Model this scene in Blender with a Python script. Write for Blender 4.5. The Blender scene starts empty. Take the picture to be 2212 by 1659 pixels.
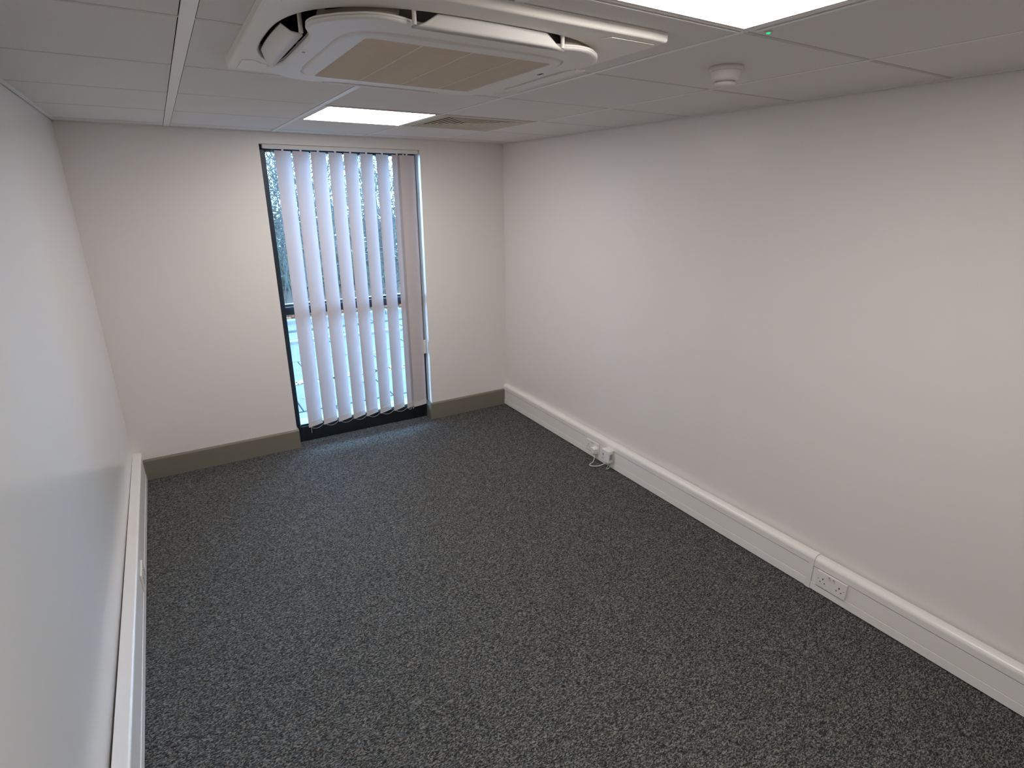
import bpy, bmesh, math, random
from mathutils import Vector, Matrix
PI = math.pi
SC = bpy.context.scene
COL = SC.collection

# ------------------------------------------------------------------ camera
H = 2.262                      # ceiling height
cam_d = bpy.data.cameras.new('camera')
cam = bpy.data.objects.new('camera', cam_d); COL.objects.link(cam)
cam_d.sensor_fit = 'HORIZONTAL'; cam_d.sensor_width = 36.0
cam_d.lens = 1202.44 * 36.0 / 2212.0
cam_d.clip_start = 0.02; cam_d.clip_end = 200
_r = Vector((0.85383111, -0.52054942, 0.00085897))
_u = Vector((0.16730155, 0.27597816, 0.94649155))
_f = Vector((0.49293268, 0.80800022, -0.32272746))
_m = Matrix((( _r.x, _u.x, -_f.x, 0.41621), (_r.y, _u.y, -_f.y, -4.25069), (_r.z, _u.z, -_f.z, 1.87331), (0, 0, 0, 1)))
cam.matrix_world = _m
SC.camera = cam

# ------------------------------------------------------------------ world, light, exposure
SKY_COL = (0.36, 0.63, 1.0)
SKY_STR = 56.0
PANEL_COL = (1.0, 0.94, 0.885)
PANEL_STR = 22.2
world = bpy.data.worlds.new('world'); SC.world = world
world.use_nodes = True
wn = world.node_tree; wn.nodes.clear()
w_out = wn.nodes.new('ShaderNodeOutputWorld'); w_bg = wn.nodes.new('ShaderNodeBackground')
w_bg.inputs[0].default_value = (*SKY_COL, 1); w_bg.inputs[1].default_value = SKY_STR
wn.links.new(w_bg.outputs[0], w_out.inputs[0])
SC.view_settings.view_transform = 'Standard'
SC.view_settings.look = 'None'
SC.view_settings.exposure = 0.0
SC.view_settings.gamma = 1.0
SC.view_settings.use_curve_mapping = False
SC.cycles.max_bounces = 10
SC.cycles.diffuse_bounces = 7
SC.cycles.transparent_max_bounces = 16

# ------------------------------------------------------------------ materials
MATS = {}
def mat(name, col, rough=0.5, spec=0.5, metal=0.0, noise=None, bump=None, trans=0.0, emit=None, coat=0.0):
    """noise = (scale, amount), bump = (scale, strength, distance)"""
    if name in MATS: return MATS[name]
    m = bpy.data.materials.new(name); m.use_nodes = True
    nt = m.node_tree; b = nt.nodes['Principled BSDF']
    b.inputs['Base Color'].default_value = (*col, 1)
    b.inputs['Roughness'].default_value = rough
    b.inputs['Specular IOR Level'].default_value = spec
    b.inputs['Metallic'].default_value = metal
    b.inputs['Coat Weight'].default_value = coat
    tc = nt.nodes.new('ShaderNodeTexCoord')
    if noise:
        n = nt.nodes.new('ShaderNodeTexNoise'); n.inputs['Scale'].default_value = noise[0]; n.inputs['Detail'].default_value = 4
        nt.links.new(tc.outputs['Object'], n.inputs['Vector'])
        r = nt.nodes.new('ShaderNodeMix'); r.data_type = 'RGBA'
        a = noise[1]
        r.inputs[6].default_value = (*[max(0, c * (1 - a)) for c in col], 1)
        r.inputs[7].default_value = (*[min(1, c * (1 + a)) for c in col], 1)
        nt.links.new(n.outputs['Fac'], r.inputs[0]); nt.links.new(r.outputs[2], b.inputs['Base Color'])
    if bump:
        n2 = nt.nodes.new('ShaderNodeTexNoise'); n2.inputs['Scale'].default_value = bump[0]; n2.inputs['Detail'].default_value = 3
        nt.links.new(tc.outputs['Object'], n2.inputs['Vector'])
        bp = nt.nodes.new('ShaderNodeBump'); bp.inputs['Strength'].default_value = bump[1]; bp.inputs['Distance'].default_value = bump[2]
        nt.links.new(n2.outputs['Fac'], bp.inputs['Height']); nt.links.new(bp.outputs[0], b.inputs['Normal'])
    if trans:
        t = nt.nodes.new('ShaderNodeBsdfTranslucent'); t.inputs[0].default_value = (*col, 1)
        mx = nt.nodes.new('ShaderNodeMixShader'); mx.inputs[0].default_value = trans
        out = nt.nodes['Material Output']
        nt.links.new(b.outputs[0], mx.inputs[1]); nt.links.new(t.outputs[0], mx.inputs[2]); nt.links.new(mx.outputs[0], out.inputs[0])
    if emit:
        b.inputs['Emission Color'].default_value = (*emit[0], 1); b.inputs['Emission Strength'].default_value = emit[1]
    MATS[name] = m
    return m

M_wall = mat('wall_paint', (0.81, 0.778, 0.758), 0.33, 0.35, noise=(3.0, 0.01), bump=(5, 0.02, 0.001))
M_wall_l = mat('wall_paint_satin', (0.79, 0.785, 0.775), 0.19, 0.5, noise=(3.0, 0.01))
M_tile = mat('ceiling_tile', (0.76, 0.735, 0.715), 0.9, 0.2, noise=(180, 0.05), bump=(220, 0.25, 0.001))
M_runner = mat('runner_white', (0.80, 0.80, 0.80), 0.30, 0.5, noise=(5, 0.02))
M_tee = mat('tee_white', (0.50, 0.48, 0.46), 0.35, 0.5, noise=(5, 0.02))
M_pvc = mat('pvc_white', (0.85, 0.83, 0.81), 0.32, 0.5, noise=(4, 0.015))
M_pvc2 = mat('pvc_socket', (0.84, 0.82, 0.80), 0.25, 0.5, noise=(9, 0.015))
M_groove = mat('groove', (0.10, 0.09, 0.085), 0.8, 0.2, noise=(30, 0.1))
M_hole = mat('dark_hole', (0.02, 0.018, 0.016), 0.7, 0.2, noise=(30, 0.1))
M_skirt = mat('skirting_olive', (0.205, 0.192, 0.155), 0.45, 0.4, noise=(12, 0.04))
M_frame = mat('frame_black', (0.010, 0.013, 0.016), 0.35, 0.4, noise=(20, 0.1))
M_blind = mat('blind_fabric', (0.58, 0.53, 0.545), 0.85, 0.1, trans=0.045, noise=(160, 0.02))
M_hem = mat('blind_hem', (0.74, 0.71, 0.70), 0.85, 0.1, trans=0.15, noise=(160, 0.02))
M_rail = mat('headrail_white', (0.75, 0.73, 0.70), 0.4, 0.4, noise=(9, 0.02))
M_ac = mat('ac_plastic', (0.82, 0.79, 0.745), 0.42, 0.4, noise=(3, 0.012))
M_acl = mat('ac_plastic_light', (0.76, 0.74, 0.72), 0.40, 0.4, noise=(3, 0.012))
M_grille = mat('ac_grille', (0.74, 0.64, 0.53), 0.7, 0.2, noise=(15, 0.05))
M_grib = mat('ac_rib', (0.76, 0.67, 0.57), 0.7, 0.2, noise=(15, 0.05))
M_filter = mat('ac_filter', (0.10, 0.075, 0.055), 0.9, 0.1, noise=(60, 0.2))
M_acdark = mat('ac_inner_vent_shade', (0.035, 0.035, 0.033), 0.6, 0.3, noise=(30, 0.2))
M_acmid = mat('ac_inner_grey', (0.55, 0.50, 0.44), 0.6, 0.3, noise=(30, 0.1))
M_vent = mat('vent_cream', (0.60, 0.54, 0.44), 0.5, 0.3, noise=(8, 0.04))
M_ext_sill = mat('outer_sill', (0.030, 0.031, 0.032), 0.4, 0.4, noise=(8, 0.06))
M_slab = mat('paving', (0.021, 0.022, 0.022), 0.9, 0.2, noise=(30, 0.2), bump=(80, 0.4, 0.004))
M_slab2 = mat('paving_pale', (0.028, 0.028, 0.027), 0.9, 0.2, noise=(24, 0.15), bump=(80, 0.4, 0.004))
M_kerb = mat('kerb', (0.045, 0.045, 0.042), 0.9, 0.2, noise=(20, 0.15), bump=(90, 0.4, 0.004))
M_soil = mat('soil', (0.03, 0.02, 0.013), 0.95, 0.1, noise=(12, 0.3), bump=(20, 0.8, 0.02))
M_bark = mat('bark', (0.030, 0.028, 0.025), 0.9, 0.1, noise=(30, 0.3))
M_leafo = mat('leaf_orange', (0.12, 0.045, 0.02), 0.8, 0.2, trans=0.3, noise=(6, 0.5))
M_leafp = mat('leaf_pale', (0.15, 0.12, 0.08), 0.8, 0.2, trans=0.3, noise=(6, 0.25))
M_leafg = mat('leaf_green', (0.055, 0.075, 0.036), 0.7, 0.3, trans=0.3, noise=(4, 0.4))
M_rend = mat('render_wall', (0.50, 0.47, 0.42), 0.9, 0.2, noise=(6, 0.06))
M_brick = mat('brick_red', (0.34, 0.14, 0.09), 0.9, 0.2, noise=(9, 0.3))
M_roof = mat('roof_dark', (0.10, 0.10, 0.11), 0.8, 0.2, noise=(9, 0.2))
M_led = mat('led_green', (0.0, 0.5, 0.2), 0.4, 0.3, emit=((0.0, 1.0, 0.28), 0.9))
M_sensor = mat('sensor_grey', (0.33, 0.34, 0.36), 0.4, 0.4, noise=(30, 0.1))
M_smoke = mat('detector_white', (0.70, 0.67, 0.66), 0.35, 0.4, noise=(8, 0.02))
M_lens = mat('light_diffuser', (0.9, 0.9, 0.9), 0.6, 0.2, emit=(PANEL_COL, PANEL_STR))
M_lframe = mat('light_frame', (0.66, 0.62, 0.60), 0.35, 0.5, noise=(6, 0.02))
M_ink = mat('ink_grey', (0.25, 0.25, 0.25), 0.6, 0.2, noise=(50, 0.1))

def glass_mat():
    m = bpy.data.materials.new('window_glass'); m.use_nodes = True
    nt = m.node_tree; nt.nodes.clear()
    out = nt.nodes.new('ShaderNodeOutputMaterial')
    tr = nt.nodes.new('ShaderNodeBsdfTransparent'); tr.inputs[0].default_value = (0.93, 0.97, 0.97, 1)
    gl = nt.nodes.new('ShaderNodeBsdfGlossy'); gl.inputs['Roughness'].default_value = 0.02
    fr = nt.nodes.new('ShaderNodeFresnel'); fr.inputs[0].default_value = 1.45
    mx = nt.nodes.new('ShaderNodeMixShader')
    nt.links.new(fr.outputs[0], mx.inputs[0]); nt.links.new(tr.outputs[0], mx.inputs[1]); nt.links.new(gl.outputs[0], mx.inputs[2])
    nt.links.new(mx.outputs[0], out.inputs[0])
    return m
M_glass = glass_mat()

def carpet_mat():
    m = bpy.data.materials.new('carpet'); m.use_nodes = True
    nt = m.node_tree; b = nt.nodes['Principled BSDF']; L = nt.links
    b.inputs['Roughness'].default_value = 0.95; b.inputs['Specular IOR Level'].default_value = 0.15
    tc = nt.nodes.new('ShaderNodeTexCoord')
    mp = nt.nodes.new('ShaderNodeMapping'); mp.inputs['Scale'].default_value = (0.50, 1.0, 1.0)
    L.new(tc.outputs['Object'], mp.inputs[0])
    wn_ = nt.nodes.new('ShaderNodeTexNoise'); wn_.inputs['Scale'].default_value = 110; wn_.inputs['Detail'].default_value = 2
    L.new(mp.outputs[0], wn_.inputs['Vector'])
    sc = nt.nodes.new('ShaderNodeVectorMath'); sc.operation = 'SCALE'; sc.inputs['Scale'].default_value = 0.014
    L.new(wn_.outputs['Color'], sc.inputs[0])
    ad = nt.nodes.new('ShaderNodeVectorMath'); ad.operation = 'ADD'
    L.new(mp.outputs[0], ad.inputs[0]); L.new(sc.outputs[0], ad.inputs[1])
    n1 = nt.nodes.new('ShaderNodeTexNoise'); n1.inputs['Scale'].default_value = 225; n1.inputs['Detail'].default_value = 3; n1.inputs['Roughness'].default_value = 0.62
    L.new(ad.outputs[0], n1.inputs['Vector'])
    cr = nt.nodes.new('ShaderNodeValToRGB')
    e = cr.color_ramp.elements
    e[0].position = 0.39; e[0].color = (0.016, 0.018, 0.018, 1)
    e[1].position = 0.63; e[1].color = (0.235, 0.235, 0.225, 1)
    k = e.new(0.50); k.color = (0.064, 0.066, 0.065, 1)
    L.new(n1.outputs['Fac'], cr.inputs[0])
    n2 = nt.nodes.new('ShaderNodeTexNoise'); n2.inputs['Scale'].default_value = 38; n2.inputs['Detail'].default_value = 3
    L.new(mp.outputs[0], n2.inputs['Vector'])
    c2 = nt.nodes.new('ShaderNodeValToRGB'); e2 = c2.color_ramp.elements
    e2[0].position = 0.35; e2[0].color = (0.95, 0.99, 1.05, 1); e2[1].position = 0.65; e2[1].color = (1.06, 1.01, 0.97, 1)
    L.new(n2.outputs['Fac'], c2.inputs[0])
    mu = nt.nodes.new('ShaderNodeMix'); mu.data_type = 'RGBA'; mu.blend_type = 'MULTIPLY'; mu.inputs[0].default_value = 1.0
    L.new(cr.outputs[0], mu.inputs[6]); L.new(c2.outputs[0], mu.inputs[7])
    L.new(mu.outputs[2], b.inputs['Base Color'])
    bp = nt.nodes.new('ShaderNodeBump'); bp.inputs['Strength'].default_value = 0.7; bp.inputs['Distance'].default_value = 0.003
    L.new(n1.outputs['Fac'], bp.inputs['Height']); L.new(bp.outputs[0], b.inputs['Normal'])
    return m
M_carpet = carpet_mat()

# ------------------------------------------------------------------ helpers
class MB:
    """collects geometry, then links it as one mesh object"""
    def __init__(s): s.v = []; s.f = []; s.mi = []; s.sm = []
    def add(s, verts, faces, mi=0, smooth=False):
        o = len(s.v); s.v += [tuple(v) for v in verts]
        for f in faces: s.f.append([i + o for i in f]); s.mi.append(mi); s.sm.append(smooth)
        return s
    def box(s, x0, x1, y0, y1, z0, z1, mi=0):
        v = [(x0,y0,z0),(x1,y0,z0),(x1,y1,z0),(x0,y1,z0),(x0,y0,z1),(x1,y0,z1),(x1,y1,z1),(x0,y1,z1)]
        return s.add(v, [(0,3,2,1),(4,5,6,7),(0,1,5,4),(1,2,6,5),(2,3,7,6),(3,0,4,7)], mi)
    def loft(s, rings, cap0=True, cap1=True, mi=0, smooth=False, closed=True):
        n = len(rings[0]); v = [p for r in rings for p in r]; f = []
        for k in range(len(rings) - 1):
            for i in range(n if closed else n - 1):
                j = (i + 1) % n
                f.append((k*n+i, k*n+j, (k+1)*n+j, (k+1)*n+i))
        s.add(v, f, mi, smooth)
        if cap0: s.add(rings[0], [tuple(reversed(range(n)))], mi)
        if cap1: s.add(rings[-1], [tuple(range(n))], mi)
        return s
    def tube(s, pts, r, n=8, mi=0, smooth=True):
        rings = []
        for i, p in enumerate(pts):
            p = Vector(p); a = Vector(pts[max(0, i-1)]); b = Vector(pts[min(len(pts)-1, i+1)])
            t = (b - a).normalized(); up = Vector((0,0,1)) if abs(t.z) < 0.9 else Vector((1,0,0))
            x = t.cross(up).normalized(); y = t.cross(x)
            rr = r[i] if isinstance(r, (list, tuple)) else r
            rings.append([p + x*math.cos(2*PI*k/n)*rr + y*math.sin(2*PI*k/n)*rr for k in range(n)])
        return s.loft(rings, mi=mi, smooth=smooth)
    def lathe(s, prof, n=40, c=(0,0,0), mi=0, smooth=True):
        rings = [[(c[0]+r*math.cos(2*PI*k/n), c[1]+r*math.sin(2*PI*k/n), c[2]+z) for k in range(n)] for r, z in prof]
        return s.loft(rings, mi=mi, smooth=smooth)
    def build(s, name, mats, parent=None, loc=None, bevel=0, seg=2, rot=None, auto=False):
        me = bpy.data.meshes.new(name); me.from_pydata(s.v, [], s.f); 
        if not isinstance(mats, (list, tuple)): mats = [mats]
        for m in mats: me.materials.append(m)
        for p, mi, sm in zip(me.polygons, s.mi, s.sm): p.material_index = mi; p.use_smooth = sm
        bm = bmesh.new(); bm.from_mesh(me)
        if not auto: bmesh.ops.recalc_face_normals(bm, faces=bm.faces)
        if bevel:
            bmesh.ops.bevel(bm, geom=[e for e in bm.edges if len(e.link_faces) == 2 and e.calc_face_angle(0) > 0.6], offset=bevel, segments=seg, affect='EDGES', profile=0.5)
        bm.to_mesh(me); bm.free(); me.update()
        o = bpy.data.objects.new(name, me); COL.objects.link(o)
        if parent: o.parent = parent
        if loc: o.location = loc
        if rot: o.rotation_euler = rot
        return o

def tag(o, label=None, cat=None, group=None, kind=None):
    if label: o['label'] = label
    if cat: o['category'] = cat
    if group: o['group'] = group
    if kind: o['kind'] = kind
    return o
def thing(name, label, cat, loc=(0,0,0), rotz=0, group=None):
    o = bpy.data.objects.new(name, None); COL.objects.link(o); o.empty_display_size = 0.05
    o.location = loc; o.rotation_euler = (0, 0, rotz)
    return tag(o, label, cat, group)
def structure(o, label=None): return tag(o, label=label, kind='structure')
def share(name, src, parent, loc=None, rot=None):
    o = bpy.data.objects.new(name, src.data); COL.objects.link(o); o.parent = parent
    if loc: o.location = loc
    if rot: o.rotation_euler = rot
    return o

# ------------------------------------------------------------------ room
BACK = -5.15
WL, WR, WT = 1.060, 2.188, 2.188          # window opening
RD = 0.085                                # reveal depth to the frame
WTH = 0.26                                # outer wall thickness
TOPZ = H + 0.42
def rwx(z): return 2.960 - 0.041 * (z / H)  # right wall leans very slightly

# floor (carpet), runs into the window recess
mb = MB().box(-0.02, 3.05, BACK - 0.05, 0.0, -0.05, 0.0).box(WL, WR, 0.0, RD + 0.02, -0.05, 0.0)
structure(mb.build('floor', M_carpet), 'dark charcoal flecked loop-pile office carpet')

mb = MB().box(-0.12, WL, 0, WTH, -0.05, TOPZ).box(WR, 3.1, 0, WTH, -0.05, TOPZ).box(WL, WR, 0, WTH, WT, TOPZ).box(WL, WR, RD + 0.02, WTH, -0.10, -0.002)
structure(mb.build('wall_back', M_wall), 'white painted end wall holding the tall window')
structure(MB().box(-0.12, 0, BACK, 0, -0.05, TOPZ).build('wall_left', M_wall_l), 'white painted side wall on the left')
mb = MB()
a = [(rwx(0)+.0, -0.05), (3.10, -0.05), (3.10, TOPZ), (rwx(TOPZ), TOPZ)]
mb.loft([[(x, BACK, z) for x, z in a], [(x, 0.0, z) for x, z in a]])
structure(mb.build('wall_right', M_wall), 'long white painted side wall on the right')
structure(MB().box(-0.12, 3.1, BACK - 0.1, BACK, -0.05, TOPZ).build('wall_front', M_wall), 'white painted wall behind the viewpoint')

# ceiling: plenum deck + tiles + runners
ceiling = MB().box(-0.1, 3.1, BACK - 0.1, WTH, TOPZ, TOPZ + 0.1).build('ceiling', mat('plenum', (0.06, 0.06, 0.06), 0.9, 0.1, noise=(5, 0.1)))
structure(ceiling, 'suspended ceiling of square pale grey mineral tiles in a metal grid')
XS = [0.0, 0.551, 1.151, 1.758, 2.352, 2.925]
BW = {1: 0.033, 2: 0.024, 3: 0.015, 4: 0.014}     # bar widths
YS = [0.0, -0.17] + [-0.770 - 0.6 * k for k in range(8)]
YS = [y for y in YS if y > BACK + 0.1] + [BACK]
TEE = 0.013
GAP = 0.0022
AX, AY = 1.140, -2.600                     # cassette centre
HX0, HX1, HY0, HY1 = AX - 0.44, AX + 0.44, AY - 0.44, AY + 0.44
LIGHT_CELLS = {(2, 2), (2, 6)}             # (column, row)
VENT_CELL = (3, 2)
def bw(i): return BW.get(i, 0.0) / 2
for c in range(5):
    for r in range(len(YS) - 1):
        if (c, r) in LIGHT_CELLS or (c, r) == VENT_CELL: continue
        x0 = XS[c] + bw(c) + GAP; x1 = XS[c+1] - bw(c+1) - GAP
        if c == 0: x0 = 0.014
        if c == 4: x1 = 2.905
        y1 = YS[r] - TEE/2 - GAP; y0 = YS[r+1] + TEE/2 + GAP
        if r == 0: y1 = -0.014
        z0, z1 = H + 0.0008, H + 0.018
        mb = MB()
        if x1 > HX0 and x0 < HX1 and y1 > HY0 and y0 < HY1:
            # a tile cut round the cassette
            xa, xb = (x0, HX0) if x0 < HX0 else (HX1, x1)
            ya, yb = (y0, HY0) if y0 < HY0 else (HY1, y1)
            mb.box(xa, xb, y0, y1, z0, z1)
            cx0, cx1 = (xb, x1) if x0 < HX0 else (x0, xa)
            mb.box(cx0, cx1, ya, yb, z0, z1)
        else:
            mb.box(x0, x1, y0, y1, z0, z1)
        mb.build('ceiling_tile', M_tile, ceiling)
def bar(x, w, y0, y1):
    mb = MB().box(x - w/2, x + w/2, y0, y1, H - 0.0005, H + 0.0015).box(x - .001, x + .001, y0, y1, H + 0.0015, H + 0.035)
    mb.build('ceiling_runner', M_runner, ceiling)
for i in range(1, 5):
    if HX0 < XS[i] < HX1:
        bar(XS[i], BW[i], BACK, HY0 + 0.0); bar(XS[i], BW[i], HY1, -0.012)
    elif i == 1:
        bar(XS[i], BW[i], BACK, -1.013); bar(XS[i], BW[i], -1.011, -0.012)
    else: bar(XS[i], BW[i], BACK, -0.012)
for r in range(1, len(YS) - 1):
    for c in range(5):
        x0 = max(XS[c] + bw(c), 0.012); x1 = min(XS[c+1] - bw(c+1), 2.907)
        if HY0 < YS[r] < HY1:
            if XS[c] < HX0 < XS[c+1]: x1 = HX0
            elif XS[c] < HX1 < XS[c+1]: x0 = HX1
        w = TEE / 2
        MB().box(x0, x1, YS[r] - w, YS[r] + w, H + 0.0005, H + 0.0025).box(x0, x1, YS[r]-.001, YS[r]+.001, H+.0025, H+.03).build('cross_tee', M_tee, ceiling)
# perimeter angle
structure(MB().box(0.003, 0.022, BACK, -0.003, H - 0.001, H + 0.001).box(0.003, 0.0045, BACK, -0.003, H + 0.001, H + 0.02).build('trim_1', M_runner), 'white metal ceiling edge angle along the left wall')
structure(MB().box(2.897, 2.9130, BACK, -0.003, H - 0.001, H + 0.001).build('trim_2', M_runner), 'white metal ceiling edge angle along the right wall')
structure(MB().box(0.003, 2.915, -0.020, -0.0035, H - 0.001, H + 0.001).build('trim_3', M_runner), 'white metal ceiling edge angle along the window wall')

# skirting, olive grey
def skirt(name, x0, x1, label):
    prof = [(0, 0), (-0.018, 0), (-0.018, 0.138), (-0.012, 0.148), (0, 0.148)]
    mb = MB().loft([[(x0, y, z) for y, z in prof], [(x1, y, z) for y, z in prof]])
    return structure(mb.build(name, M_skirt), label)
skirt('baseboard_left', 0.0, WL + 0.012, 'olive grey skirting board left of the window')
o = skirt('baseboard_right', WR - 0.014, 2.95, 'olive grey skirting board right of the window')
mb = MB().box(WR - 0.014, WR, 0.0, RD, 0, 0.147)
structure(mb.build('trim_4', M_skirt), 'short olive grey skirting return inside the window reveal')
mb = MB().box(WL, WL + 0.012, 0.0, RD, 0, 0.147)
structure(mb.build('trim_5', M_skirt), 'short olive grey skirting return at the left of the window')

# ------------------------------------------------------------------ window
FY0, FY1 = RD, RD + 0.06
FW = 0.046
win = bpy.data.objects.new('window_1', None); COL.objects.link(win); win.location = (WL, FY0, 0)
structure(win, 'tall black framed window with one transom, full height of the end wall')
def wpart(name, x0, x1, z0, z1, m, y0=FY0, y1=FY1, bevel=0.003):
    return MB().box(x0 - WL, x1 - WL, y0 - FY0, y1 - FY0, z0, z1).build(name, m, win, bevel=bevel)
wpart('window_frame', WL, WL + FW, 0, WT, M_frame)
wpart('window_frame', WR - FW + .012, WR, 0, WT, M_frame)
wpart('window_frame', WL + FW, WR - FW + .012, 2.145, WT, M_frame)
wpart('window_frame', WL + FW, WR - FW + .012, 0, 0.125, M_frame)
wpart('transom', WL + FW, WR - FW + .012, 1.022, 1.080, M_frame, FY0 + 0.004)
wpart('bead', WL + FW, WR - FW + .012, 0.125, 0.137, M_frame, FY0 + 0.02, FY1 - 0.01, 0.001)
wpart('pane', WL + FW - .004, WR - FW + .016, 0.121, 1.026, M_glass, FY0 + 0.034, FY0 + 0.038, 0)
wpart('pane', WL + FW - .004, WR - FW + .016, 1.076, 2.149, M_glass, FY0 + 0.034, FY0 + 0.038, 0)
wpart('outer_sill', WL + 0.0, WR, 0.05, 0.130, M_ext_sill, FY1, FY1 + 0.125, 0.004)
wpart('outer_ledge', WL + FW, WR - FW + .012, 1.070, 1.096, M_ext_sill, FY1 - 0.015, FY1 + 0.02, 0.002)

# ------------------------------------------------------------------ outside
ground = MB().box(-6, 14, WTH, 20, -0.6, -0.15).build('ground', M_soil)
structure(ground, 'paved and planted ground outside the window')
random.seed(4)
for j, (ya, yb, m) in enumerate([(0.30, 1.02, M_slab2), (1.03, 1.88, M_slab), (1.98, 2.80, M_slab), (2.815, 3.72, M_slab), (3.95, 4.35, M_slab2), (4.42, 4.86, M_slab2)]):
    x = -2.0 - 0.3 * (j % 2)
    while x < 8:
        z = -0.10 + random.uniform(-.004, .004) + (0.0 if j < 4 else 0.02 * (j - 3))
        MB().box(x + .006, x + .9 - .006, ya, yb, z - 0.05, z).build('paving_slab', m, ground, bevel=0.006, seg=1)
        x += 0.9
for y0, z0 in [(3.73, -0.06), (4.87, 0.0)]:
    x = -2.0
    while x < 8:
        MB().box(x + .004, x + .91 - .004, y0, y0 + 0.12, z0 - 0.1, z0).build('kerb_stone', M_kerb, ground, bevel=0.01, seg=1)
        x += 0.91
def leaf_scatter(name, n, xr, yr, z, m, size, label, cat, seed, parent=None):
    random.seed(seed); mb = MB()
    for i in range(n):
        x = random.uniform(*xr); y = random.uniform(*yr); s = size * random.uniform(.6, 1.4); a = random.uniform(0, 6.28); t = random.uniform(-.5, .5)
        c, q = math.cos(a)*s, math.sin(a)*s; zz = z + random.uniform(0.003, .02)
        mb.add([(x-c, y-q, zz), (x+q*.5, y-c*.5, zz + s*t*.6), (x+c, y+q, zz + s*.2), (x-q*.5, y+c*.5, zz + s*.35)], [(0,1,2,3)])
    o = mb.build(name, m, parent, auto=True)
    return tag(o, label, cat, kind='stuff')
leaf_scatter('fallen_leaves', 5000, (0.5, 7.5), (4.95, 7.0), -0.14, M_leafo, 0.045, 'orange brown fallen leaves covering the bed beyond the paving', 'leaves', 11)
leaf_scatter('leaf_drift', 900, (0.5, 5.0), (1.86, 2.0), -0.11, M_leafp, 0.022, 'pale dry leaves drifted along the gap between paving slabs', 'leaves', 12)
leaf_scatter('loose_leaves', 140, (0.6, 6.0), (1.0, 4.8), -0.095, M_leafp, 0.022, 'few pale leaves lying loose on the paving slabs', 'leaves', 13)

def shrub(x, y, h, spread, seed, label, group, nstem=9, leaves=500, lm=None, lsize=.05):
    random.seed(seed)
    t = thing('bare_shrub', label, 'shrub', (x, y, -0.15), 0, group)
    mb = MB(); tips = []
    def grow(p, d, length, r, lvl):
        pts = [p]; rr = [r]; n = 5
        for i in range(n):
            d = (d + Vector((random.gauss(0,.22), random.gauss(0,.22), random.gauss(0.03,.15)))).normalized()
            p = p + d * length / n
            if p.z < 0.02: p.z = 0.02
            pts.append(p.copy()); rr.append(r * (1 - .6*(i+1)/n))
            if lvl < 3 and i >= 1:
                for _ in range(2 if lvl < 2 else 1):
                    nd = (d + Vector((random.gauss(0,.7), random.gauss(0,.7), random.gauss(0.0,.5)))).normalized()
                    grow(p.copy(), nd, length * random.uniform(.4,.62), r * .5, lvl + 1)
            if lvl >= 2: tips.append(p.copy())
        mb.tube(pts, rr, n=3, smooth=False)
    for k in range(nstem):
        a = random.uniform(0, 6.28)
        grow(Vector((math.cos(a)*spread*.25*random.random(), math.sin(a)*.15, 0)), Vector((math.cos(a)*.5*spread/h*1.4, math.sin(a)*.3, 1)).normalized(), h * random.uniform(.6, 1.0), 0.015, 0)
    tag(mb.build('branches', M_bark, t), kind='stuff')
    lb = MB()
    for i in range(leaves):
        p = random.choice(tips); s = lsize * random.uniform(.5, 1.3)
        u = Vector((random.gauss(0,1), random.gauss(0,1), random.gauss(0,1))).normalized(); w = u.orthogonal().normalized()
        q = p + Vector((random.gauss(0,.05), random.gauss(0,.05), random.gauss(0,.05)))
        if q.z < .06: q.z = .06
        lb.add([q - u*s, q + w*s*.5, q + u*s, q - w*s*.5], [(0,1,2,3)])
    if leaves: tag(lb.build('foliage', lm or M_leafp, t, auto=True), kind='stuff')
    return t
shrub(2.2, 5.9, 3.1, 0.8, 21, 'leafless tangled shrub beyond the paving, behind the leftmost slats', 'shrubs outside the window', 24, 2200, M_leafp, .024)
shrub(4.0, 6.5, 3.2, 0.8, 22, 'leafless tangled shrub with a few orange leaves, behind the right slats', 'shrubs outside the window', 24, 2000, M_leafo, .022)
shrub(3.0, 7.9, 3.2, 0.8, 27, 'leafless pale tangled shrub farther back, between the two nearer ones', 'shrubs outside the window', 15, 1100, M_leafp, .024)
shrub(5.2, 8.0, 3.3, 0.8, 28, 'leafless tangled shrub farther back on the right, before the hedge', 'shrubs outside the window', 15, 1100, M_leafp, .024)
def hedge():
    t = thing('hedge', 'low dark green clipped hedge running across behind the bare shrubs', 'hedge', (4.5, 9.3, -0.15))
    random.seed(31); core = MB().box(-5.5, 5.5, -.35, .35, 0, 1.45)
    core.build('stems', M_bark, t, bevel=.05)
    lb = MB()
    for i in range(9000):
        x = random.uniform(-5.6, 5.6); z = random.uniform(0.05, 1.62 + .1*math.sin(x*2.1)); y = -.42 + random.uniform(-.12, .10) if random.random() < .8 else random.uniform(-.4, .4)
        if y > -.28: z = random.uniform(1.45, 1.7)
        p = Vector((x, y, z)); s_ = random.uniform(.03, .07)
        u = Vector((random.gauss(0,1), random.gauss(0,1), random.gauss(0,1))).normalized(); w = u.orthogonal().normalized()
        lb.add([p - u*s_, p + w*s_*.55, p + u*s_, p - w*s_*.55], [(0,1,2,3)])
    tag(lb.build('foliage', M_leafg, t, auto=True), kind='stuff')
hedge()

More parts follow.
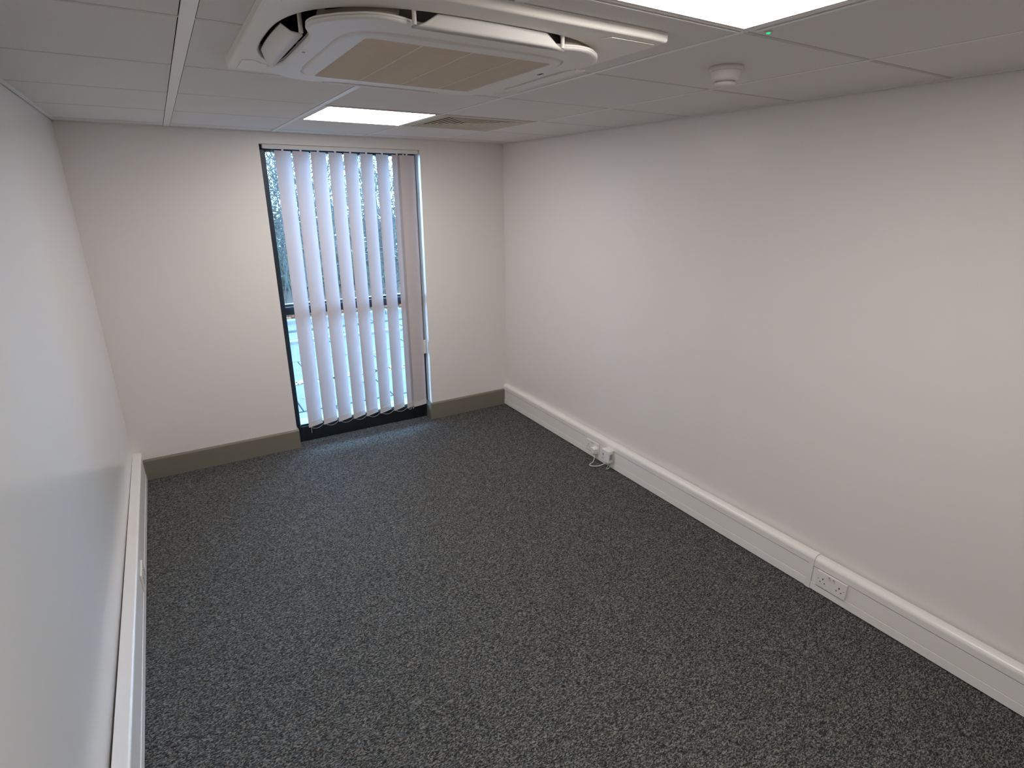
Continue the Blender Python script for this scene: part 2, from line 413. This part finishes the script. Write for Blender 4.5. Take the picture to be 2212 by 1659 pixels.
# ------------------------------------------------------------------ vertical blind
bl = thing('vertical_blind', 'off-white vertical fabric slat blind half open across the tall window', 'blind', (WL, 0.035, 2.188))
def bpart(mb, name, m, **k): return mb.build(name, m, bl, **k)
def B(x, y, z): return (x - WL, y - 0.035, z - 2.188)
mb = MB().box(1.083 - WL, 2.182 - WL, -0.020, 0.020, -0.027, -0.001)
bpart(mb, 'headrail', M_rail, bevel=0.003)
mb = MB().box(1.62 - WL, 1.655 - WL, -0.024, -0.018, -0.006, 0.000)
bpart(mb, 'rail_clip', M_rail, bevel=0.001)
SLW = 0.127
SZ0, SZ1 = 0.130, 2.150
random.seed(7)
slats = [  # left edge x at the room side, angle (deg), bottom z
    (1.152, 24), (1.269, 22), (1.386, 24), (1.506, 27), (1.613, 26), (1.730, 27), (1.849, 27), (1.966, 32)]
def slat_obj(cx, ang, z0, w=SLW, dy=0.0, sag=0.004):
    n = 10; rows = 14
    a = math.radians(ang)
    ring_rows = []
    mb = MB()
    def P(i, j, off):
        u = (i / n - .5) * w; bow = sag * (1 - (2*i/n - 1)**2)
        x = u * math.cos(a) + (bow + off) * math.sin(a); y = u * math.sin(a) - (bow + off) * math.cos(a)
        z = z0 + (SZ1 - z0) * j / rows
        return (x, y, z - 2.188)
    vs = [P(i, j, 0) for j in range(rows+1) for i in range(n+1)]
    fs = [(j*(n+1)+i, j*(n+1)+i+1, (j+1)*(n+1)+i+1, (j+1)*(n+1)+i) for j in range(rows) for i in range(n)]
    mb.add(vs, fs, 0, True)
    s = mb.build('slat', M_blind, bl, loc=(cx - WL, dy, 0), auto=True)
    # hem pocket with weight inside
    hb = MB()
    vs = []
    for off, (za, zb) in ((0.0014, (z0 - .001, z0 + 0.043)),):
        for j, z in enumerate((za, zb)):
            for i in range(n+1):
                x, y, _ = P(i, 0, off); vs.append((x, y, z - 2.188))
            for i in range(n, -1, -1):
                x, y, _ = P(i, 0, -off); vs.append((x, y, z - 2.188))
    m_ = 2*(n+1)
    hb.add(vs, [(k, (k+1) % m_, m_ + (k+1) % m_, m_ + k) for k in range(m_)] + [tuple(range(m_))[::-1], tuple(range(m_, 2*m_))], 0, False)
    hb.build('hem_weight', M_hem, s)
    # hanger hook up into the rail
    hk = MB().box(-0.006, 0.006, -0.002, 0.002, SZ1 - 2.188 - .004, -0.027).box(-0.002, 0.002, -0.0025, 0.0025, SZ1 - 2.188 - .02, SZ1 - 2.188)
    hk.build('hanger', M_rail, s)
    return s
centres = []
for lx, ang in slats:
    a = math.radians(ang)
    cx = lx + SLW/2*math.cos(a) - (SLW/2*math.sin(a))*0.0 
    z0 = SZ0 + 0.010
    slat_obj(cx, ang, z0)
    centres.append((cx, ang, z0))
slat_obj(2.075, 20, 0.142, dy=0.016); centres.append((2.075, 20, 0.142))
slat_obj(2.093, 11, 0.138, dy=-0.010); centres.append((2.093, 11, 0.138))
# bead chain loops along the hems
for (c0, a0, z0), (c1, a1, z1) in zip(centres[:-1], centres[1:]):
    for side in (1, -1):
        r0 = math.radians(a0); r1 = math.radians(a1)
        p0 = Vector((c0 + side*SLW/2*math.cos(r0) - WL, side*SLW/2*math.sin(r0), z0 + .012 - 2.188))
        p1 = Vector((c1 + side*SLW/2*math.cos(r1) - WL, side*SLW/2*math.sin(r1), z1 + .012 - 2.188))
        pts = []
        for k in range(9):
            t = k / 8; p = p0.lerp(p1, t); p.z -= (0.020 if side > 0 else 0.026) * 4 * t * (1-t); p.y += 0.006*side*math.sin(PI*t); pts.append(p)
        MB().tube(pts, 0.0011, 5).build('bead_chain', M_rail, bl)
MB().tube([B(1.168, 0.0, .15), B(1.167, -.002, .12), B(1.166, 0.0, .095)], 0.0013, 5).build('bead_chain', M_rail, bl)
# control cords with weight at the right
for dx in (0.0, 0.009):
    MB().tube([B(2.160 + dx, 0.040, 2.165), B(2.160 + dx, 0.042, 1.4), B(2.160 + dx, 0.04, 0.70)], 0.0012, 5).build('control_cord', M_rail, bl)
MB().box(2.153 - WL, 2.176 - WL, -0.004, 0.012, 0.590 - 2.188, 0.705 - 2.188).build('cord_weight', M_rail, bl, bevel=0.003)

# ------------------------------------------------------------------ cable trunking
def trunk_profile(d, h):
    """closed outline (x into the room from the wall, z) and the three face pieces"""
    r = 0.030
    top = [(0.0, h)] + [(d - r + r*math.sin(t), h - 0.0 - r*1.1 + r*1.1*math.cos(t)) for t in [i*PI/2/8 for i in range(9)]] 
    return top
def trunking(name, label, loc, rotz, sgn, d, h, sections, fl=.42):
    """sgn=+1: grows towards +x from the wall (left wall); -1: right wall. loc = wall/floor point at y=0"""
    t = thing(name, label, 'trunking', loc, rotz)
    zl, zu = 0.052, h - 0.052
    for (ya, yb, dz) in sections:
        hh = h + dz
        def ext(prof, nm, m=M_pvc, bev=0.0, yy=(ya, yb), smooth=False):
            mb = MB().loft([[(sgn*x, y, z) for x, z in prof] for y in yy], smooth=smooth)
            return mb.build(nm, m, t, bevel=bev)
        # hidden back tray with the dark joint lines showing between covers
        ext([(0, .006), (d - .004, .006), (d - .004, hh - .03), (0, hh - .03)], 'back_tray', M_groove, yy=(ya, yb + (0.005 if yb < -1 else 0)))
        ext([(0, .0055), (d + .0010, .0055), (d - .0004, zl - .0012 + dz), (0, zl - .0012 + dz)], 'lower_cover', bev=0.0015)
        ext([(0, zl + .0002 + dz), (d - .0026, zl + .0002 + dz), (d - .0026, zu - .0034 + dz), (0, zu - .0034 + dz)], 'front_cover', bev=0.0008)
        arc = [(d*fl + d*(1-fl)*math.sin(a), hh - .010 - (1-fl)*.045 + (1-fl)*.045*math.cos(a) + .010) for a in [i*PI/2/9 for i in range(10)]]
        ext([(0, zu + .001 + dz), (d, zu + .001 + dz)] + arc[::-1] + [(0.0008, hh)], 'top_cover')
    return t
DR = 0.043
tr = trunking('cable_trunking', 'white three-lid cable trunking along the foot of the right wall', (2.9595, 0, 0), -0.0062, -1, DR, 0.190,
              [(-3.045, -0.004, 0.0), (-5.1, -3.0519, -0.003)])
# coupler at the joint and end cap
r = 0.022
def cap_prof(d, h, g=0.0012):
    return [(0, 0.003), (d + g, 0.003), ] + [(d*.42 + (d*.58+g)*math.sin(a), h - .0261 + (.0261+g)*math.cos(a)) for a in [i*PI/2/9 for i in range(10)]][::-1] + [(0, h + g)]
mb = MB().loft([[(-x, y, z) for x, z in cap_prof(DR, 0.190)] for y in (-3.0505, -3.026)])
mb.build('coupler', M_pvc, tr)
mb = MB().loft([[(-x, y, z) for x, z in cap_prof(DR, 0.190)] for y in (-0.004, 0.0)])
mb.build('end_cap', M_pvc, tr)
DL = 0.051
tl = trunking('cable_trunking', 'white three-lid cable trunking along the foot of the left wall', (0.0, 0, 0), 0.0035, 1, DL, 0.203, [(-5.1, -0.004, 0.0)], .80)
mb = MB().loft([[(x, y, z) for x, z in cap_prof(DL, 0.203)] for y in (-0.004, 0.0)])
mb.build('end_cap', M_pvc, tl)

# ------------------------------------------------------------------ double sockets
def face(x, y, z): return x, y, z
def socket(label, loc, rotz, grp='double sockets on the trunking'):
    """faceplate in local yz-plane, facing local -x, origin at plate back centre"""
    t = thing('double_socket', label, 'socket', loc, rotz, grp)
    MB().box(-0.009, 0.0, -0.073, 0.073, -0.043, 0.043).build('faceplate', M_pvc2, t, bevel=0.003, seg=3)
    for s in (1, -1):
        # rocker switch
        MB().add([(-.009, s*.011-.006, .017), (-.009, s*.011+.006, .017), (-.009, s*.011+.006, .034), (-.009, s*.011-.006, .034),
                  (-.0105, s*.011-.006, .017), (-.0105, s*.011+.006, .017), (-.0135, s*.011+.006, .034), (-.0135, s*.011-.006, .034)],
                 [(0,1,2,3),(4,5,6,7),(0,1,5,4),(1,2,6,5),(2,3,7,6),(3,0,4,7)]).build('rocker_switch', M_pvc2, t, bevel=0.0006)
        MB().box(-.0140, -.0100, s*.011-.004, s*.011+.004, .0325, .0350).build('switch_mark', M_ink, t)
        cy = s * 0.040
        h = MB().box(-.0096, -.0088, cy-.0022, cy+.0022, .002, .011)
        h.box(-.0096, -.0088, cy-.0142, cy-.0078, -.0150, -.0110).box(-.0096, -.0088, cy+.0078, cy+.0142, -.0150, -.0110)
        h.build('pin_hole', M_hole, t)
        k = MB(); k.lathe([(0.0001, 0), (.0026, 0), (.0026, .0006), (.0001, .0006)], 12)
        k.v = [(-.0088 - z, s*.0615 + x, y + .001) for x, y, z in k.v]
        k.build('screw_cover', M_sensor, t)
    return t
def rx(y): return 2.9595 - DR + 0.0062*y + 0.002
socket('white double socket on the near part of the right trunking, both outlets empty', (rx(-3.149), -3.149, 0.090), -0.0062)
socket('white double socket far along the right trunking with a plug in it', (rx(-1.331), -1.331, 0.088), -0.0062)
socket('white double socket on the left trunking, seen edge-on', (DL - 0.002 + .0045, -1.352, 0.098), PI + 0.0035)

# plug in the far socket
px = rx(-1.37) - 0.009
t = thing('plug', 'white three-pin plug pushed into the far double socket', 'plug', (px, -1.371, 0.078))
mb = MB().loft([[(0, y, z) for y, z in [(-.024,-.022),(.024,-.022),(.024,.018),(.012,.027),(-.012,.027),(-.024,.018)]],
                [(-.016, y, z) for y, z in [(-.023,-.021),(.023,-.021),(.023,.017),(.012,.026),(-.012,.026),(-.023,.017)]],
                [(-.030, y, z) for y, z in [(-.014,-.018),(.014,-.018),(.014,.010),(.008,.018),(-.008,.018),(-.014,.010)]]])
mb.build('plug_body', M_pvc2, t, bevel=0.0015)
MB().lathe([(.0001, -.036), (.006, -.036), (.0065, -.020), (.0001, -.020)], 12, c=(-.014, 0, 0)).build('cable_grip', M_pvc2, t)
MB().box(-.022, .0, .026, .040, -.012, .012).build('side_grip', M_pvc2, t, bevel=.002)

# white adapter box next to it
ax = 2.9595 - DR + 0.0062*(-1.52)
t = thing('power_adapter', 'white boxy adapter mounted on the trunking beside the far socket', 'adapter', (ax, -1.520, 0.100))
MB().box(-.046, -.006, -.040, .040, -.047, .047).build('casing', M_pvc2, t, bevel=0.005, seg=3)
MB().box(-.006, .0, -.042, .042, -.049, .049).build('back_plate', M_pvc, t, bevel=0.001)
MB().box(-.036, -.012, -.0412, -.0398, -.022, .022).build('side_recess', M_sensor, t, bevel=0.0004)
MB().box(-.0466, -.0458, .012, .028, .000, .016).build('print_square', M_sensor, t)
MB().box(-.0466, -.0458, .004, .030, -.019, -.016).box(-.0466, -.0458, .010, .032, -.026, -.023).build('print_line', M_sensor, t)
MB().box(-.030, -.010, .006, .026, -.060, -.049).build('cable_gland', M_pvc2, t, bevel=0.002)
# strap on top
MB().tube([(-.040, .036, .047), (-.036, .040, .056), (-.020, .038, .060), (-.008, .030, .055), (-.006, .020, .048)], .0018, 6).build('strap', M_pvc2, t)

# cables
def smooth_pts(p, n=6):
    P = [Vector(q) for q in p]; out = []
    for i in range(len(P)-1):
        a = P[max(0,i-1)]; b = P[i]; c = P[i+1]; d = P[min(len(P)-1,i+2)]
        for k in range(n):
            s = k/n
            out.append(0.5*((2*b) + (c-a)*s + (2*a-5*b+4*c-d)*s*s + (3*b-a-3*c+d)*s**3))
    out.append(P[-1]); return out
o = MB().tube(smooth_pts([(px-.014, -1.371, .044), (px-.022, -1.385, .020), (px-.050, -1.405, .006), (px-.090, -1.420, .0045), (px-.100, -1.438, .0045),
                          (px-.080, -1.462, .005), (px-.050, -1.485, .012), (ax-.022, -1.506, .034), (ax-.020, -1.504, .044)]), .0030, 8).build('power_cable', M_pvc2)
tag(o, 'thin white cable looping on the carpet from plug to adapter', 'cable')
o = MB().tube(smooth_pts([(ax-.016, -1.545, .053), (ax-.020, -1.555, .030), (ax-.036, -1.548, .008), (ax-.030, -1.530, .004), (ax-.012, -1.520, .012), (ax-.008, -1.528, .03), (ax-.010, -1.535, .053)]), .0026, 8).build('cable_loop', mat('cable_green_white', (0.55, 0.66, 0.48), 0.4, 0.4, noise=(20, 0.05)))
tag(o, 'short pale green looped lead hanging under the adapter', 'cable')

# ------------------------------------------------------------------ ceiling lights
def light_panel(r, label):
    x0, x1 = XS[2] + .012, XS[3] - .008
    y1 = YS[r] - TEE/2; y0 = YS[r+1] + TEE/2
    cx, cy = (x0+x1)/2, (y0+y1)/2
    t = thing('led_panel_light', label, 'light', (cx, cy, H), 0, 'square ceiling light panels')
    hx, hy = (x1-x0)/2, (y1-y0)/2
    def ringf(a, b): return [(-a,-b),(a,-b),(a,b),(-a,b)]
    f = 0.022
    rings = [[(x, y, 0.020) for x, y in ringf(hx-.001, hy-.001)], [(x, y, -0.001) for x, y in ringf(hx-.001, hy-.001)], [(x, y, -0.003) for x, y in ringf(hx-.004, hy-.004)],
             [(x, y, -0.003) for x, y in ringf(hx-.010, hy-.010)], [(x, y, -0.0022) for x, y in ringf(hx-.011, hy-.011)], [(x, y, -0.0022) for x, y in ringf(hx-f, hy-f)], [(x, y, 0.006) for x, y in ringf(hx-f, hy-f)]]
    MB().loft(rings, cap0=False, cap1=False).build('frame', M_lframe, t)
    MB().box(-hx+f, hx-f, -hy+f, hy-f, -0.0020, 0.006).build('diffuser', M_lens, t)
    MB().box(-hx+.002, hx-.002, -hy+.002, hy-.002, 0.0205, 0.03).build('housing', M_lframe, t)
    # edge strips of the grid beside the fitting
    return t
light_panel(2, 'lit square ceiling light panel nearest the window')
lp = light_panel(6, 'lit square ceiling light panel at the near top edge, cut by the frame')
# pale clip strips on the bars round the near fitting
for (x0, x1, y0, y1) in [(-.29, .286, .297, .302), (.3135, .3185, -.28, .270)]:
    MB().box(x0, x1, y0, y1, -0.004, -0.001).build('edge_strip', M_runner, lp)
t = thing('indicator_light', 'small green glowing indicator light in the ceiling tile', 'indicator light', (1.811, -3.207, H))
MB().lathe([(.0001, 0.001), (.011, 0.001), (.011, -.001), (.008, -.0022), (.0001, -.0022)], 24).build('bezel', M_lframe, t)
MB().lathe([(.0001, -.002), (.0050, -.002), (.0045, -.0040), (.0025, -.0050), (.0001, -.0052)], 20).build('lens', M_led, t)

# ------------------------------------------------------------------ air vent
t = thing('air_vent', 'cream square multi-blade ceiling air diffuser beside the far light', 'vent', ((XS[3]+XS[4])/2, (YS[2]+YS[3])/2, H))
hx = (XS[4]-XS[3])/2 - .010; hy = 0.3 - TEE/2 - .001
def sq(a, b, z): return [(-a,-b,z),(a,-b,z),(a,b,z),(-a,b,z)]
MB().loft([sq(hx, hy, .010), sq(hx, hy, -.0015), sq(hx-.008, hy-.008, -.0025), sq(hx-.034, hy-.034, -.0025), sq(hx-.037, hy-.037, .002), sq(hx-.037, hy-.037, .05)], cap0=False, cap1=False).build('frame', M_vent, t)
n = 7; a0 = hx - .040; b0 = hy - .040; st = a0 / (n + .6)
for k in range(n):
    a = a0 - k*st; b = b0 - k*st; th = .0012
    lw = st * .46
    hi = sq(a-lw-st*.75+.0012, b-lw-st*.75+.0012, .0272); lt = sq(a-lw+.0004, b-lw+.0004, -.0012); ot = sq(a, b, -.0012)
    MB().loft([ot, sq(a, b, -.0024), sq(a-lw, b-lw, -.0024), sq(a-lw-st*.75, b-lw-st*.75, .026), hi], cap0=False, cap1=False).loft([hi, lt, ot], cap0=False, cap1=False, mi=1).build('blade', [M_vent, M_acdark], t)  # upper faces of the cream blades coloured dark as painted shade in the gaps
MB().box(-a0+n*st, a0-n*st, -b0+n*st, b0-n*st, .0, .002).build('centre_plate', M_vent, t)
MB().loft([sq(hx-.030, hy-.030, .06), sq(hx-.030, hy-.030, .25)], cap0=False).build('plenum_box', M_acdark, t)

# ------------------------------------------------------------------ smoke detector
t = thing('smoke_detector', 'round white smoke detector on the ceiling near the right wall', 'smoke detector', (2.062, -2.880, H))
MB().lathe([(.0001, 0.001), (.052, 0.001), (.052, -.010), (.049, -.013), (.0001, -.013)], 48).build('base', M_smoke, t)
MB().lathe([(.0001, -.012), (.047, -.012), (.0475, -.016), (.044, -.034), (.041, -.040), (.033, -.0425), (.0001, -.0425)], 48).build('body', M_smoke, t)
MB().lathe([(.0001, -.042), (.0295, -.042), (.0295, -.048), (.0001, -.048)], 40).build('vent_ring', M_sensor, t)
MB().lathe([(.0001, -.047), (.034, -.047), (.034, -.0500), (.030, -.0550), (.020, -.0570), (.0001, -.0575)], 40).build('cap', M_smoke, t)

# ------------------------------------------------------------------ ceiling cassette air conditioner
ac = thing('air_conditioner', 'large off-white ceiling cassette air conditioner with beige slatted intake', 'air conditioner', (AX, AY, H))
N = 96
def superell(hx, hy, n, z, ph=0.0):
    out = []
    for k in range(N):
        t_ = 2*PI*k/N; c, s = math.cos(t_), math.sin(t_)
        rr = (abs(c/hx)**n + abs(s/hy)**n) ** (-1/n)
        out.append((rr*c, rr*s, z))
    return out
def square(h, z, rc=0.012):
    return superell(h, h, 60, z)
PH = 0.470
OPX, OPY = 0.428, 0.398
rings = [square(PH, 0.0), square(PH, -0.010), square(PH, -0.0175), square(PH-.0015, -0.0200), square(PH-.004, -0.0215), square(PH-.008, -0.0220)]
rings += [superell(OPX+.004, OPY+.004, 3.0, -0.0250), superell(OPX, OPY, 3.0, -0.0235), superell(OPX, OPY, 3.0, -0.006), superell(OPX+.004, OPY+.004, 3.0, 0.012)]
mb = MB()
mb.loft(rings[:6], cap0=False, cap1=False); mb.loft(rings[5:7], cap0=False, cap1=False); mb.loft(rings[6:], cap0=False, cap1=False, smooth=True)
mb.build('panel', M_ac, ac)
# corner covers: thin plates with a visible seam
for sx in (1, -1):
    for sy in (1, -1):
        pts = [(.442, .442), (.442, .300), (.415, .285), (.350, .350), (.285, .415), (.300, .442)]
        mb = MB().loft([[(sx*x, sy*y, -.0235) for x, y in pts], [(sx*x, sy*y, -.0246 - .0008*(1 if x+y < .8 else 0)) for x, y in pts]])
        mb.build('corner_cover', M_ac, ac, bevel=0.0006, seg=1)
# unit housing above (dark) and inner walls seen through the slots
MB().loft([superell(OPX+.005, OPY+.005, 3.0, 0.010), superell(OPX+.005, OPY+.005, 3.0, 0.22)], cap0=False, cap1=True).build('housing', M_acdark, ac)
def bend(pts): return pts
# centre body: four lobes with drawn-in sides
quad = [(.360, 0), (.360, .080), (.361, .150), (.368, .185), (.379, .215), (.385, .250), (.378, .288), (.352, .325)]
q2 = [(y, x) for x, y in quad[::-1]]
q = quad + [(.340, .340)] + q2
outline = []
for k in range(4):
    a = k*PI/2
    for x, y in q[:-1]:
        outline.append((x*math.cos(a) - y*math.sin(a), x*math.sin(a) + y*math.cos(a)))
def catmull(P, n=4):
    out = []; m_ = len(P)
    for i in range(m_):
        a, b, c, d = [Vector(P[(i+k) % m_]) for k in (-1, 0, 1, 2)]
        for k in range(n):
            s = k/n; out.append(0.5*((2*b) + (c-a)*s + (2*a-5*b+4*c-d)*s*s + (3*b-a-3*c+d)*s**3))
    return out
bo = catmull(outline)
def bring(sc, z, inset=0.0):
    out = []
    for p in bo:
        l = p.length; out.append(((p.x*sc) * (1 - inset/l), (p.y*sc) * (1 - inset/l), z))
    return out
nb = len(bo)
def rrect(h, hy, rc, z, n=nb):
    """rounded rect sampled at the same polar angles as the body outline"""
    out = []
    for p in bo:
        a = math.atan2(p.y, p.x); c, s = math.cos(a), math.sin(a)
        e = 40.0 if rc < .03 else 7.0
        rr = (abs(c/h)**e + abs(s/hy)**e) ** (-1/e)
        out.append((rr*c, rr*s, z))
    return out
mb = MB()
mb.loft([bring(.80, .015), bring(.82, -.030), bring(.90, -.036)], cap0=False, cap1=False, smooth=True)
mb.loft([bring(.90, -.036), bring(1, -.0365, .004), bring(1, -.0380, .001), bring(1, -.0410, .001), bring(1, -.0415, .003)], cap0=False, cap1=False)
mb.build('body_tray', M_ac, ac)
mb = MB()
mb.loft([bring(1, -.0415, .003), bring(1, -.0425, .0005), bring(1, -.0445, .0), bring(1, -.0475, .003), bring(1, -.0490, .010)], cap0=False, cap1=False, smooth=True)
mb.loft([bring(1, -.0490, .010), rrect(.307, .300, .05, -.0500)], cap0=False, cap1=False)
mb.loft([rrect(.307, .300, .05, -.0500), rrect(.306, .299, .05, -.0470), rrect(.300, .293, .05, -.0470)], cap0=False, cap1=False)
mb.build('body_cover', M_acl, ac)
for k in range(4):
    idx = [(k*(nb//4) + i) % nb for i in range(18, 47)]
    r0 = [bring(1, -.0365, .024)[i] for i in idx]; r1 = [bring(1, .010, .050)[i] for i in idx]; r2 = [bring(1, .010, .056)[i] for i in idx]; r3 = [bring(1, -.0365, .030)[i] for i in idx]
    m_ = len(idx)
    MB().loft([list(x) for x in zip(r0, r1, r2, r3)], smooth=False).build('duct_lip', M_acmid, ac)
GX, GY = .257, .254
mb = MB()
mb.loft([rrect(.303, .296, .05, -.0470), rrect(.300, .293, .05, -.0525), rrect(.295, .288, .05, -.0540), rrect(GX, GY, .01, -.0560), rrect(GX-.002, GY-.002, .01, -.0500)], cap0=False, cap1=False)
mb.build('intake_surround', M_acl, ac)
gr = MB().loft([rrect(GX, GY, .01, -.0440), rrect(GX, GY, .01, -.0436)]).build('grille', M_filter, ac)
ns = 44; pitch = 2*(GY-.003)/ns
base = MB().add([(-GX+.002,0,-.0445),(GX-.002,0,-.0445),(GX-.002,pitch*.60,-.0545),(-GX+.002,pitch*.60,-.0545),(-GX+.002,pitch*.28,-.0445),(GX-.002,pitch*.28,-.0445),(GX-.002,pitch*.88,-.0545),(-GX+.002,pitch*.88,-.0545)],
                [(0,1,2,3),(7,6,5,4),(0,4,5,1),(3,2,6,7),(0,3,7,4),(1,5,6,2)]).build('slat', M_grille, gr, loc=(0, -GY+.003, 0))
for k in range(1, ns):
    share('slat', base, gr, (0, -GY + .003 + k*pitch, 0))
for x in (-.118, .015, .148):
    MB().box(x-.003, x+.003, -GY+.002, GY-.002, -.0549, -.0440).build('rib', M_grib, gr)
# small marks
MB().box(-.343, -.336, -.010, -.0085, -.0500, -.0494).box(-.343, -.336, -.004, -.0025, -.0500, -.0494).build('logo_mark', M_sensor, ac)
MB().box(.318, .326, -.110, -.085, -.0504, -.0490).build('release_slot', M_acdark, ac)
# louvres
def louvre(k):
    a = k*PI/2
    inn = [(.379, t) for t in (-.200, -.15, -.10, -.05, 0, .05, .10, .15, .200)]
    ox = (OPX if k % 2 == 0 else OPY) + (.007 if k == 3 else 0)
    out = [(ox - .008 - .26*abs(t/1.0)**2, t) for t in (-.140, -.105, -.07, -.035, 0, .035, .07, .105, .140)]
    mids = [((i[0]*.5+o[0]*.5), (i[1]*.5+o[1]*.5)) for i, o in zip(inn, out)]
    def R3(x, y, z): return (x*math.cos(a)-y*math.sin(a), x*math.sin(a)+y*math.cos(a), z)
    rows = [[R3(x+.004, y, -.0570) for x, y in inn], [R3(x+.004, y, -.0470) for x, y in mids], [R3(x, y, -.0270) for x, y in out]]
    if k in (0, 1):
        rows = [[R3(x-.012, y, -.0500) for x, y in inn], [R3(x, y, -.0498) for x, y in mids], [R3(ox - .004 - .12*y*y, y*1.32, -.0465) for x, y in out]]
    top = [[(x, y, z + .004) for x, y, z in r_] for r_ in rows]
    n_ = 9; vs = [p for r_ in rows for p in r_] + [p for r_ in top for p in r_]
    fs = []
    for b_ in (0, 27):
        for j in range(2):
            for i in range(n_-1): fs.append((b_+j*n_+i, b_+j*n_+i+1, b_+(j+1)*n_+i+1, b_+(j+1)*n_+i))
    for i in range(n_-1): fs.append((i, i+1, 27+i+1, 27+i)); fs.append((18+i, 18+i+1, 45+i+1, 45+i))
    for j in range(2): fs.append((j*n_, (j+1)*n_, 27+(j+1)*n_, 27+j*n_)); fs.append((j*n_+8, (j+1)*n_+8, 27+(j+1)*n_+8, 27+j*n_+8))
    lo = MB().add(vs, fs, 0, k in (2, 3)).build('louver', M_acl, ac)
    # pivot arms
    for s in (-1, 1):
        p0 = R3(.384, s*.193, -.050); p1 = R3(.384, s*.193, .005)
        MB().tube([p0, p1], .005, 8).build('pivot', M_ac, lo)
for k in range(4): louvre(k)
for k in range(4):
    a = k*PI/2 + PI/4
    # grey mechanism block in each corner between the louvres
    c, s = math.cos(a), math.sin(a)
    mb = MB().box(-.055, .055, -.030, .030, -.020, .02)
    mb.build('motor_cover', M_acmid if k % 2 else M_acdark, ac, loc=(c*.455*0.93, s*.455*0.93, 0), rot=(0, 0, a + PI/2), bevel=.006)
